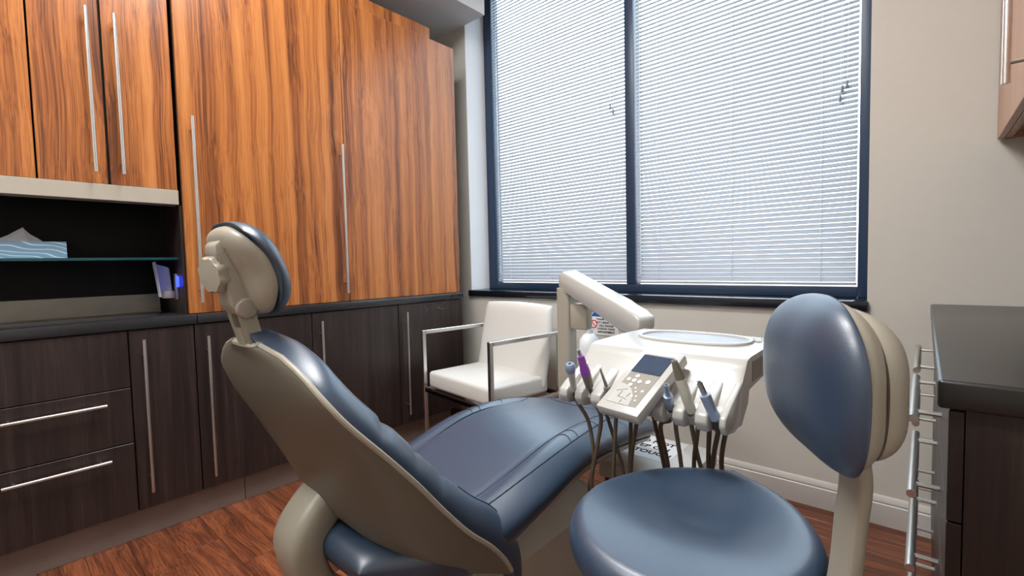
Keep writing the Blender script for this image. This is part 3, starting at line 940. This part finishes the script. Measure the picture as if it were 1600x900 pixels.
# curved lift arm below the shell
bm = bmesh.new()
path = spline([(-1.11, 0.575, 0.560), (-1.11, 0.520, 0.520), (-1.10, 0.472, 0.470), (-1.10, 0.478, 0.400), (-1.10, 0.515, 0.320), (-1.10, 0.600, 0.230), (-1.10, 0.76, 0.16)], 5)
wid = lambda i: interp([0, 8, 16, 30], [0.050, 0.050, 0.042, 0.05], i)
rings = []
for i, p in enumerate(path):
    t_ = (path[min(i + 1, len(path) - 1)] - path[max(i - 1, 0)]).normalized()
    nn = Vector((0, t_.z, -t_.y)); w = wid(i)
    ring = []
    for k in range(20):
        a = 2 * PI * k / 20
        ca, sa = math.cos(a), math.sin(a)
        ring.append(p + Vector((1, 0, 0)) * 0.062 * math.copysign(abs(ca) ** 0.6, ca) + nn * w * math.copysign(abs(sa) ** 0.6, sa))
    rings.append(ring)
loft(bm, rings)
mk('lift_arm', bm, 'stone_plastic', dc, smooth=50)

# headrest
HC = Vector((CX, 0.354, 1.097))
hn = Vector((0, 0.93, 0.37)); hd = Vector((0, -0.37, 0.93))         # front, up
def hpad(f0, f1, hw, hh, bulge, pw=2.8):
    def f(u, v):
        # squircle outline
        uu, vv = disc_map(u, v, 2.7)
        d = dome(u, pw, 0.55) * dome(v, pw, 0.55)
        curve = -0.012 * (1 - v * v)
        off = f0 + (f1 - f0) * d + bulge * (1 - v * v) * 0
        return HC + Vector((1, 0, 0)) * hw * uu + hd * hh * vv + hn * (off + 0.018 * (1 - v * v) - 0.022 * u * u * 0)
    return f
hr = thing('headrest', (0, 0, 0)); hr.parent = dc
hr.location = HC - Vector((CX, 1.05, 0))
mk('cushion', pillow(hpad(0.006, 0.038, 0.120, 0.101, 0, 4.5), hpad(0.006, 0.0, 0.120, 0.101, 0, 4.5)), 'vinyl', hr, smooth=60)
mk('shell', pillow(hpad(0.003, 0.004, 0.107, 0.094, 0), hpad(0.003, -0.036, 0.107, 0.094, 0, 3.6)), 'taupe_plastic', hr, smooth=60)
# bracket behind the pad: side profile extruded across
bm = bmesh.new()
prof = [(0.300, 1.150), (0.316, 1.162), (0.340, 1.160), (0.346, 1.140), (0.342, 1.100), (0.352, 1.060), (0.362, 1.030), (0.356, 1.010), (0.336, 1.010), (0.322, 1.030), (0.318, 1.080), (0.312, 1.115), (0.300, 1.128)]
prism(bm, prof, lambda u, v, d: Vector((CX + d, u, v)), -0.034, 0.034, bev=0.006)
mk('bracket', bm, 'taupe_plastic', hr, smooth=40)
bm = bmesh.new()
lathe(bm, [(0.0, -0.002), (0.034, 0.0), (0.038, 0.006), (0.038, 0.018), (0.034, 0.024), (0.0, 0.026)], (CX, 0.318, 1.094), axis=(0.25, -0.95, -0.15), seg=48,
      fn=lambda th, r, i: r * (1 - 0.10 * (0.5 + 0.5 * math.cos(8 * th))))
mk('knob', bm, 'taupe_plastic', hr, smooth=40, label='lobed adjusting knob')
for yy, zz, rr, dep in ((0.327, 1.145, 0.0135, 0.012), (0.348, 1.024, 0.0205, 0.010)):
    bm = bmesh.new()
    lathe(bm, [(rr, 0), (rr, dep * 0.6), (rr * 0.86, dep), (rr * 0.5, dep * 1.1), (0, dep * 1.12)], (CX + 0.0335, yy, zz), axis=(1, 0, 0), seg=28)
    mk('pivot_cap', bm, 'stone_plastic', hr, smooth=40)
# stem that slides into the backrest
bm = bmesh.new()
for sx in (-1, 1):
    prism(bm, [(0.334, 1.034), (0.358, 1.034), (0.366, 1.010), (0.380, 0.950), (0.388, 0.90), (0.362, 0.90), (0.352, 0.955), (0.338, 1.005)],
          lambda u, v, d: Vector((CX + sx * 0.027 + d, u, v)), -0.010, 0.010, bev=0.003)
prism(bm, [(0.340, 0.985), (0.372, 0.985), (0.388, 0.90), (0.360, 0.90)], lambda u, v, d: Vector((CX + d, u, v)), -0.018, 0.018, bev=0.002)
mk('stem', bm, 'stone_plastic', hr, smooth=40)

# ------------------------------------------------------------------ delivery unit
du = thing('delivery_unit', (-1.385, 1.98, 0), label='white instrument delivery unit on a jointed arm beside the dental chair', cat='dental unit')
bm = bmesh.new()
loft(bm, [rrect(-1.425, -1.345, 1.955, 2.035, z, 0.018) for z in (0.0, 0.5, 0.97)])
mk('post', bm, 'taupe_plastic', du, smooth=40)
# sloping arm: outline on its front face, pushed back along the arm's normal
AP = [(-1.420, 1.972, 0.972), (-1.420, 1.972, 1.034), (-1.385, 1.960, 1.056), (-1.000, 1.800, 0.924), (-0.900, 1.752, 0.892), (-0.858, 1.732, 0.868),
      (-0.858, 1.732, 0.822), (-0.905, 1.755, 0.792), (-0.965, 1.783, 0.802), (-1.387, 1.960, 0.960)]
nrm = Vector((0.42, 0.91, 0)) * 0.088
bm = bmesh.new()
a_ = [bm.verts.new(p) for p in AP]; b_ = [bm.verts.new(Vector(p) + nrm + Vector((0, 0, 0.006))) for p in AP]
bm.faces.new(a_[::-1]); bm.faces.new(b_)
for k in range(len(AP)):
    bm.faces.new((a_[k], a_[(k + 1) % len(AP)], b_[(k + 1) % len(AP)], b_[k]))
bmesh.ops.bevel(bm, geom=bm.edges[:], offset=0.012, segments=3, profile=0.5, affect='EDGES')
arm = mk('arm', bm, 'white_plastic', du, smooth=50)
bm = bmesh.new()
tube(bm, [Vector((-0.93, 1.766, 0.90)) + nrm * 0.02 + Vector((-0.05, 0.02, 0.003)), Vector((-0.93, 1.766, 0.80)) + Vector((-0.045, 0.02, 0))], 0.0008, 4)
mk('joint_line', bm, 'panel_grey', arm)
mk('bottle_mount', B(-1.340, -1.240, 1.955, 2.015, 0.765, 0.895, bev=0.012), 'taupe_plastic', du, smooth=40)
bm = bmesh.new()
lathe(bm, [(0.0, 0.0), (0.042, 0.0), (0.050, 0.012), (0.051, 0.20), (0.047, 0.235), (0.030, 0.258), (0.020, 0.265), (0.020, 0.285), (0.0, 0.285)], (-1.245, 1.985, 0.483), seg=28)
mk('water_bottle', bm, 'frosted_bottle', du, smooth=40, label='white frosted water bottle')
mk('link_arm', B(-0.84, -0.74, 1.60, 1.80, 0.77, 0.815, bev=0.01), 'taupe_plastic', du, smooth=40)

# instrument head: side profile swept along its width, softly bevelled
HX0, HX1 = -0.783, -0.330
prof = [(1.612, 0.850), (1.45, 0.853), (1.285, 0.851), (1.255, 0.845), (1.238, 0.825), (1.205, 0.790), (1.150, 0.752), (1.128, 0.738), (1.120, 0.722), (1.135, 0.700), (1.205, 0.692), (1.262, 0.735), (1.275, 0.768),
        (1.40, 0.776), (1.54, 0.784), (1.600, 0.828)]
bm = bmesh.new()
NX = 14
rings = []
pcy = sum(p[0] for p in prof) / len(prof); pcz = sum(p[1] for p in prof) / len(prof)
xs_ = [(0.0, 0.975), (0.003, 0.992), (0.008, 1.0)] + [(0.008 + (HX1 - HX0 - 0.016) * k / NX, 1.0) for k in range(1, NX)] + [(HX1 - HX0 - 0.008, 1.0), (HX1 - HX0 - 0.003, 0.992), (HX1 - HX0, 0.975)]
for dx, sc in xs_:
    f = dx / (HX1 - HX0)
    bow = 0.020 * (1 - (2 * f - 1) ** 2)       # front and back edges bow gently
    rings.append([Vector((HX0 + dx, pcy + (yy - pcy) * sc + (bow if yy > 1.5 else -bow * 0.6), pcz + (zz - pcz) * sc)) for yy, zz in prof])
loft(bm, rings)
bmesh.ops.triangulate(bm, faces=[f_ for f_ in bm.faces if len(f_.verts) > 4])
head = mk('instrument_head', bm, 'white_plastic', du, smooth=45)
# recess on the right flank
mk('flank_recess', B(HX1 - 0.002, HX1 + 0.0008, 1.30, 1.575, 0.782, 0.836, bev=0.0008, seg=1), 'panel_grey', head)
# oval tray lip and liner
def stadium(cx_, cy_, a, b, z, n=48, p=2.6):
    return [Vector((cx_ + a * math.copysign(abs(math.cos(2 * PI * k / n)) ** (2 / p), math.cos(2 * PI * k / n)), cy_ + b * math.copysign(abs(math.sin(2 * PI * k / n)) ** (2 / p), math.sin(2 * PI * k / n)), z)) for k in range(n)]
bm = bmesh.new()
tube(bm, stadium(-0.545, 1.475, 0.165, 0.098, 0.855), 0.0065, 8, closed=True)
mk('tray_lip', bm, 'white_plastic', head)
bm = bmesh.new()
loft(bm, [stadium(-0.545, 1.475, 0.160, 0.093, 0.8515), stadium(-0.545, 1.475, 0.160, 0.093, 0.8545)])
mk('tray_liner', bm, 'tray_liner', head)
# clear film wrinkled over the right corner
bm = bmesh.new()
for k in range(9):
    x = -0.40 + random.random() * 0.05; yy = 1.50 + random.random() * 0.09
    tube(bm, [Vector((x + 0.012 * math.cos(a * 1.1) * a / 3, yy + 0.02 * a / 3, 0.854)) for a in range(5)], 0.0016, 5)
mk('film_crease', bm, 'white_plastic', head)
# holder blocks along the front edge
for x0, x1 in ((-0.785, -0.758), (-0.733, -0.708), (-0.682, -0.650), (-0.625, -0.598), (-0.505, -0.478), (-0.453, -0.425), (-0.400, -0.370), (-0.345, -0.3295)):
    bm = bmesh.new()
    poly = [(1.215, 0.800), (1.118, 0.757), (1.088, 0.742), (1.084, 0.722), (1.098, 0.700), (1.15, 0.694), (1.205, 0.697)]
    prism(bm, poly, lambda u, v, d: Vector((d, u, v)), x0, x1, bev=0.005, seg=3)
    mk('holder', bm, 'white_plastic', head, smooth=50)
# touch panel
cp_c = Vector((-0.543, 1.108, 0.797))
cux = Vector((0.985, -0.174, 0)).normalized()
cuy = Vector((0.036, 0.205, 0.119)); cuy = (cuy - cux * cuy.dot(cux)).normalized()
cuz = cux.cross(cuy)
def cpm(u, v, w): return cp_c + cux * u + cuy * v + cuz * w
def cbox(bm, u0, u1, v0, v1, w0, w1, bev=0.0):
    g = bmesh.new(); box(g, u0, u1, v0, v1, w0, w1, bev=bev)
    vm = {}
    for v in g.verts: vm[v] = bm.verts.new(cpm(*v.co))
    for f in g.faces: bm.faces.new([vm[v] for v in f.verts])
    g.free(); return bm
cp = mk('control_panel', cbox(bmesh.new(), -0.064, 0.064, -0.119, 0.119, -0.030, 0.0, 0.006), 'white_plastic', du, smooth=40)
mk('keypad', cbox(bmesh.new(), -0.044, 0.044, -0.095, 0.098, 0.0, 0.0008), 'panel_grey', cp, smooth=0)
mk('screen', cbox(bmesh.new(), -0.044, 0.044, 0.022, 0.092, 0.0008, 0.0022), 'screen', cp, smooth=0, label='dark blue display screen')
def disc(u, v, r, n=20, w=0.002):
    bm = bmesh.new()
    loft(bm, [[cpm(u + r * math.cos(2 * PI * k / n), v + r * math.sin(2 * PI * k / n), ww) for k in range(n)] for ww in (0.0006, w)])
    return bm
for u, v, r in ((-0.014, 0.008, 0.0058), (-0.031, -0.008, 0.0058), (-0.014, -0.009, 0.0062), (0.003, -0.010, 0.0058), (-0.015, -0.026, 0.0058), (0.026, -0.006, 0.0066),
                (0.006, -0.034, 0.003), (0.030, -0.040, 0.004), (0.014, -0.046, 0.003), (0.024, -0.060, 0.0028), (0.030, -0.074, 0.0028), (0.012, -0.062, 0.003)):
    mk('button', disc(u, v, r), 'button_white', cp, smooth=0)
# pale quarter-round field with chair symbols
bm = bmesh.new()
pts = [(-0.044, -0.095)] + [(-0.044 + 0.066 * math.cos(a), -0.095 + 0.070 * math.sin(a)) for a in [PI / 2 * k / 12 for k in range(13)]]
loft(bm, [[cpm(u, v, w) for u, v in pts] for w in (0.0008, 0.0014)])
mk('key_field', bm, 'white_plastic', cp, smooth=0)
bm = bmesh.new()
for u, v, a, ln in ((-0.032, -0.052, 0.4, 0.016), (-0.018, -0.045, 0.3, 0.014), (-0.022, -0.062, 1.5, 0.018), (-0.010, -0.074, -0.15, 0.030), (0.002, -0.062, 1.3, 0.014), (-0.006, -0.086, 1.4, 0.010)):
    cbox_pts = [(u - ln / 2 * math.cos(a), v - ln / 2 * math.sin(a)), (u + ln / 2 * math.cos(a), v + ln / 2 * math.sin(a))]
    tube(bm, [cpm(p[0], p[1], 0.0016) for p in cbox_pts], 0.0011, 5)
mk('key_symbol', bm, 'panel_grey', cp)

# handpieces, each resting in its holder with its own hose
G_HP = 'handpieces hanging in the delivery unit'
def handpiece(base, tip, segs, label, hose_pts, hose_mat='hose', name='handpiece'):
    """segs: list of (name, material, [(fraction along axis, radius)...])"""
    b, tp = Vector(base), Vector(tip)
    ax = (tp - b); L = ax.length; ax.normalize()
    t = thing(name, b, label=label, cat='handpiece', group=G_HP)
    for nm, mt, prof in segs:
        bm = bmesh.new()
        lathe(bm, [(r, f * L) for f, r in prof], b, axis=ax, seg=18)
        mk(nm, bm, mt, t, smooth=40)
    bm = bmesh.new()
    tube(bm, spline([b + ax * 0.004] + [slack(p) for p in hose_pts], 6), 0.0058, 8)
    mk('hose', bm, hose_mat, t, smooth=60)
    return t
def slack(p):
    # below the head the tubing swings a little away from the stool
    if p[0] < -0.62: return Vector(p)
    dy = 0.055 * min(1, max(0, (0.67 - p[2]) / 0.06)); f = (p[1] + dy) / p[1]
    return Vector((p[0] * f, p[1] + dy, 1.1 - (1.1 - p[2]) * f))
def hole(f, r): return ('bore', 'black_hole', [(f - 0.01, 0.0), (f - 0.01, r), (f + 0.003, r), (f + 0.003, 0.0)])
h1 = handpiece((-0.745, 1.105, 0.735), (-0.738, 1.075, 0.815),
    [('body', 'white_plastic', [(0, 0.007), (0.2, 0.009), (0.55, 0.0095), (0.75, 0.012)]), ('head', 'handpiece_blue', [(0.74, 0.012), (0.85, 0.0145), (1.0, 0.014), (1.06, 0.010)]), hole(1.06, 0.005)],
    'pale blue tipped syringe at the left end of the delivery unit',
    [(-0.750, 1.125, 0.70), (-0.727, 1.15, 0.635), (-0.712, 1.15, 0.53), (-0.735, 1.16, 0.43), (-0.73, 1.20, 0.36), (-0.69, 1.24, 0.38), (-0.672, 1.25, 0.46), (-0.70, 1.25, 0.56), (-0.745, 1.24, 0.70)])
h2 = handpiece((-0.696, 1.11, 0.750), (-0.706, 1.072, 0.862),
    [('body', 'grey_rubber', [(0, 0.008), (0.05, 0.0115), (0.36, 0.0135)]), ('grip', 'purple', [(0.36, 0.0135), (0.5, 0.0135), (0.62, 0.0105), (0.72, 0.0105), (0.84, 0.0095)]),
     ('tip', 'steel', [(0.84, 0.005), (1.0, 0.0048)]), hole(1.0, 0.003)],
    'handpiece with a bright purple grip',
    [(-0.695, 1.13, 0.71), (-0.686, 1.15, 0.655), (-0.700, 1.15, 0.57), (-0.72, 1.15, 0.45), (-0.70, 1.18, 0.36), (-0.66, 1.22, 0.40), (-0.645, 1.24, 0.50), (-0.64, 1.24, 0.70)], 'hose')
h3 = handpiece((-0.640, 1.11, 0.752), (-0.642, 1.075, 0.818),
    [('collar', 'stone_plastic', [(0, 0.008), (0.12, 0.010), (0.2, 0.009)]), ('tip', 'steel_dark', [(0.2, 0.005), (0.5, 0.0038), (1.0, 0.0028)])],
    'slim grey saliva tip just left of the touch panel',
    [(-0.640, 1.13, 0.71), (-0.639, 1.15, 0.67), (-0.648, 1.15, 0.49), (-0.64, 1.18, 0.38), (-0.60, 1.2, 0.40), (-0.606, 1.17, 0.52), (-0.590, 1.19, 0.69)], 'hose')
h4 = handpiece((-0.467, 1.11, 0.735), (-0.462, 1.075, 0.803),
    [('body', 'handpiece_blue', [(0, 0.007), (0.05, 0.0105), (0.4, 0.0115), (0.55, 0.0115), (0.56, 0.006)]), ('tip', 'handpiece_blue', [(0.56, 0.006), (0.9, 0.0055), (1.0, 0.006)]), hole(1.0, 0.004)],
    'short light blue connector just right of the touch panel',
    [(-0.475, 1.13, 0.70), (-0.510, 1.15, 0.67), (-0.492, 1.15, 0.58), (-0.48, 1.17, 0.42), (-0.50, 1.21, 0.38), (-0.52, 1.22, 0.48), (-0.535, 1.20, 0.60), (-0.55, 1.19, 0.69)], 'hose')
h5 = handpiece((-0.414, 1.11, 0.735), (-0.441, 1.072, 0.864),
    [('body', 'handpiece_white', [(0, 0.009), (0.04, 0.0125), (0.45, 0.0125), (0.66, 0.0122)]), ('nose', 'grey_rubber', [(0.66, 0.0124), (0.85, 0.0095), (1.0, 0.0065)]), hole(1.0, 0.004)],
    'long cream handpiece with a grey tapered nose',
    [(-0.430, 1.13, 0.71), (-0.470, 1.15, 0.70), (-0.457, 1.15, 0.59), (-0.45, 1.17, 0.45), (-0.42, 1.2, 0.42), (-0.405, 1.18, 0.52), (-0.420, 1.16, 0.62), (-0.443, 1.17, 0.71)], 'hose_grey')
h6 = handpiece((-0.358, 1.11, 0.728), (-0.384, 1.073, 0.823),
    [('body', 'handpiece_blue', [(0, 0.008), (0.05, 0.0125), (0.6, 0.0125), (0.66, 0.0125), (0.67, 0.007)]), ('tip', 'steel', [(0.66, 0.0066), (0.98, 0.0062)]), hole(0.99, 0.0045)],
    'pale blue metal handpiece at the right end of the delivery unit',
    [(-0.365, 1.13, 0.70), (-0.366, 1.15, 0.69), (-0.379, 1.15, 0.61), (-0.39, 1.17, 0.48), (-0.37, 1.2, 0.42), (-0.355, 1.18, 0.50), (-0.362, 1.16, 0.61), (-0.352, 1.17, 0.70)], 'hose')
# further tubing that hangs from the right of the head
for label, pts in (('dark tube hanging just right of the long cream handpiece', [(-0.416, 1.16, 0.70), (-0.417, 1.15, 0.66), (-0.424, 1.15, 0.59), (-0.43, 1.18, 0.46), (-0.41, 1.22, 0.42), (-0.392, 1.18, 0.50), (-0.389, 1.15, 0.61), (-0.389, 1.16, 0.70)]),):
    bm = bmesh.new(); tube(bm, spline([slack(p) for p in pts], 6), 0.0058, 8)
    mk('supply_tube', bm, 'hose', label=label, cat='tube', smooth=60)

# ------------------------------------------------------------------ operator stool
SX, SYC = -0.335, 0.895
st = thing('operator_stool', (SX, SYC, 0), label='blue vinyl operator stool with curved backrest in the foreground', cat='stool')
def rad(th):
    # plan outline: narrower toward the window, broad toward the camera
    c, s = math.cos(th), math.sin(th)
    a = 0.226
    b2 = 0.292 if s > 0 else 0.235
    r = (abs(c / a) ** 2.25 + abs(s / b2) ** 2.25) ** (-1 / 2.25)
    return r * (1 - 0.21 * max(0, s) ** 1.5 * (abs(c) ** 0.6))
def seat_ring(f, z): return [Vector((SX + rad(2 * PI * k / 56) * f * math.cos(2 * PI * k / 56), SYC + rad(2 * PI * k / 56) * f * math.sin(2 * PI * k / 56), z(2 * PI * k / 56, f) if callable(z) else z)) for k in range(56)]
def topz(th, f):
    x = f * math.cos(th); y = f * math.sin(th)
    dish = -0.042 * math.exp(-((x / 0.50) ** 2 + ((y - 0.26) / 0.42) ** 2))
    wf = -0.030 * max(0, -y - 0.35) ** 1.5
    return 0.606 + dish + wf
bm = bmesh.new()
rings = []
for f in (0.03, 0.15, 0.28, 0.40, 0.52, 0.63, 0.73, 0.81, 0.87):
    rings.append(seat_ring(f, topz))
for a in range(1, 11):
    an = a / 10 * PI * 0.86
    f = 0.87 + 0.13 * math.sin(an)
    rings.append(seat_ring(f, lambda th, ff, an=an: topz(th, 0.87) - 0.040 * (1 - math.cos(an))))
rings.append(seat_ring(0.5, 0.522))
loft(bm, rings)
mk('seat', bm, 'vinyl', st, smooth=70)
bm = bmesh.new()
loft(bm, [seat_ring(0.62, 0.522), seat_ring(0.80, 0.512), seat_ring(0.78, 0.492), seat_ring(0.3, 0.485)])
mk('seat_pan', bm, 'stone_plastic', st, smooth=40)
# backrest pad
PC = Vector((-0.116, 0.825, 0.924))
pn = Vector((-0.855, -0.52, 0)).normalized(); plat = Vector((0.52, -0.855, 0)).normalized()
def spad(f0, f1, hw, hh, cv, pw=2.6):
    def f(u, v):
        uu, vv = disc_map(u, v, 2.35 + 1.1 * max(0, u) * max(0, -v))
        d = dome(u, pw, 0.6) * dome(v, pw, 0.6)
        off = f0 + (f1 - f0) * d + cv * u * u
        return PC + plat * hw * uu + Vector((0, 0, 1)) * (hh * vv ) + pn * off
    return f
mk('backrest_cushion', pillow(spad(0.0, 0.050, 0.157, 0.121, 0.012), spad(0.0, -0.006, 0.157, 0.121, 0.012), 36, 36), 'vinyl', st, smooth=70)
mk('backrest_shell', pillow(spad(-0.004, 0.0, 0.150, 0.115, 0.012), spad(-0.004, -0.044, 0.150, 0.115, 0.012, 3.4), 32, 32), 'taupe_plastic', st, smooth=60)
mk('backrest_cover', pillow(spad(-0.022, -0.022, 0.130, 0.104, 0.0), spad(-0.022, -0.072, 0.130, 0.104, 0.0, 3.8), 28, 28), 'taupe_plastic', st, smooth=60)
bm = bmesh.new()
up = [PC - pn * 0.030 + Vector((0, 0, -0.04)), Vector((-0.074, 0.850, 0.78)), Vector((-0.079, 0.850, 0.70)), Vector((-0.087, 0.850, 0.60)), Vector((-0.104, 0.854, 0.53)), Vector((-0.150, 0.862, 0.500)), Vector((-0.26, 0.88, 0.492))]
path = spline(up, 6)
rings = []
for i, p in enumerate(path):
    t_ = (path[min(i + 1, len(path) - 1)] - path[max(i - 1, 0)]).normalized()
    sd = Vector((0.62, -0.78, 0)); sd = (sd - t_ * sd.dot(t_)).normalized(); nn = t_.cross(sd)
    ring = []
    for k in range(16):
        a = 2 * PI * k / 16
        ca, sa = math.cos(a), math.sin(a)
        ring.append(p + sd * 0.027 * math.copysign(abs(ca) ** 0.45, ca) + nn * 0.0115 * math.copysign(abs(sa) ** 0.45, sa))
    rings.append(ring)
loft(bm, rings)
mk('back_upright', bm, 'stone_plastic', st, smooth=50)
bm = bmesh.new(); lathe(bm, [(0.028, 0.09), (0.028, 0.32), (0.018, 0.322), (0.018, 0.49)], (SX, SYC, 0), seg=20)
mk('column', bm, 'steel', st, smooth=40)
for k in range(5):
    a = 2 * PI * k / 5 + 0.3
    d = Vector((math.cos(a), math.sin(a), 0))
    bm = bmesh.new()
    tube(bm, [Vector((SX, SYC, 0.10)) + d * 0.02, Vector((SX, SYC, 0.095)) + d * 0.15, Vector((SX, SYC, 0.078)) + d * 0.255], [0.024, 0.020, 0.014], 10)
    lg = mk('leg', bm, 'stone_plastic', st, smooth=50)
    bm = bmesh.new()
    q = Vector((SX, SYC, 0)) + d * 0.25
    pr = Vector((-d.y, d.x, 0))
    lathe(bm, [(0.0, -0.018), (0.022, -0.018), (0.025, -0.014), (0.025, 0.014), (0.022, 0.018), (0.0, 0.018)], q + Vector((0, 0, 0.0252)), axis=pr, seg=18)
    tube(bm, [q + Vector((0, 0, 0.04)), q + Vector((0, 0, 0.075))], 0.006, 8)
    mk('caster', bm, 'caster_black', lg, smooth=40)
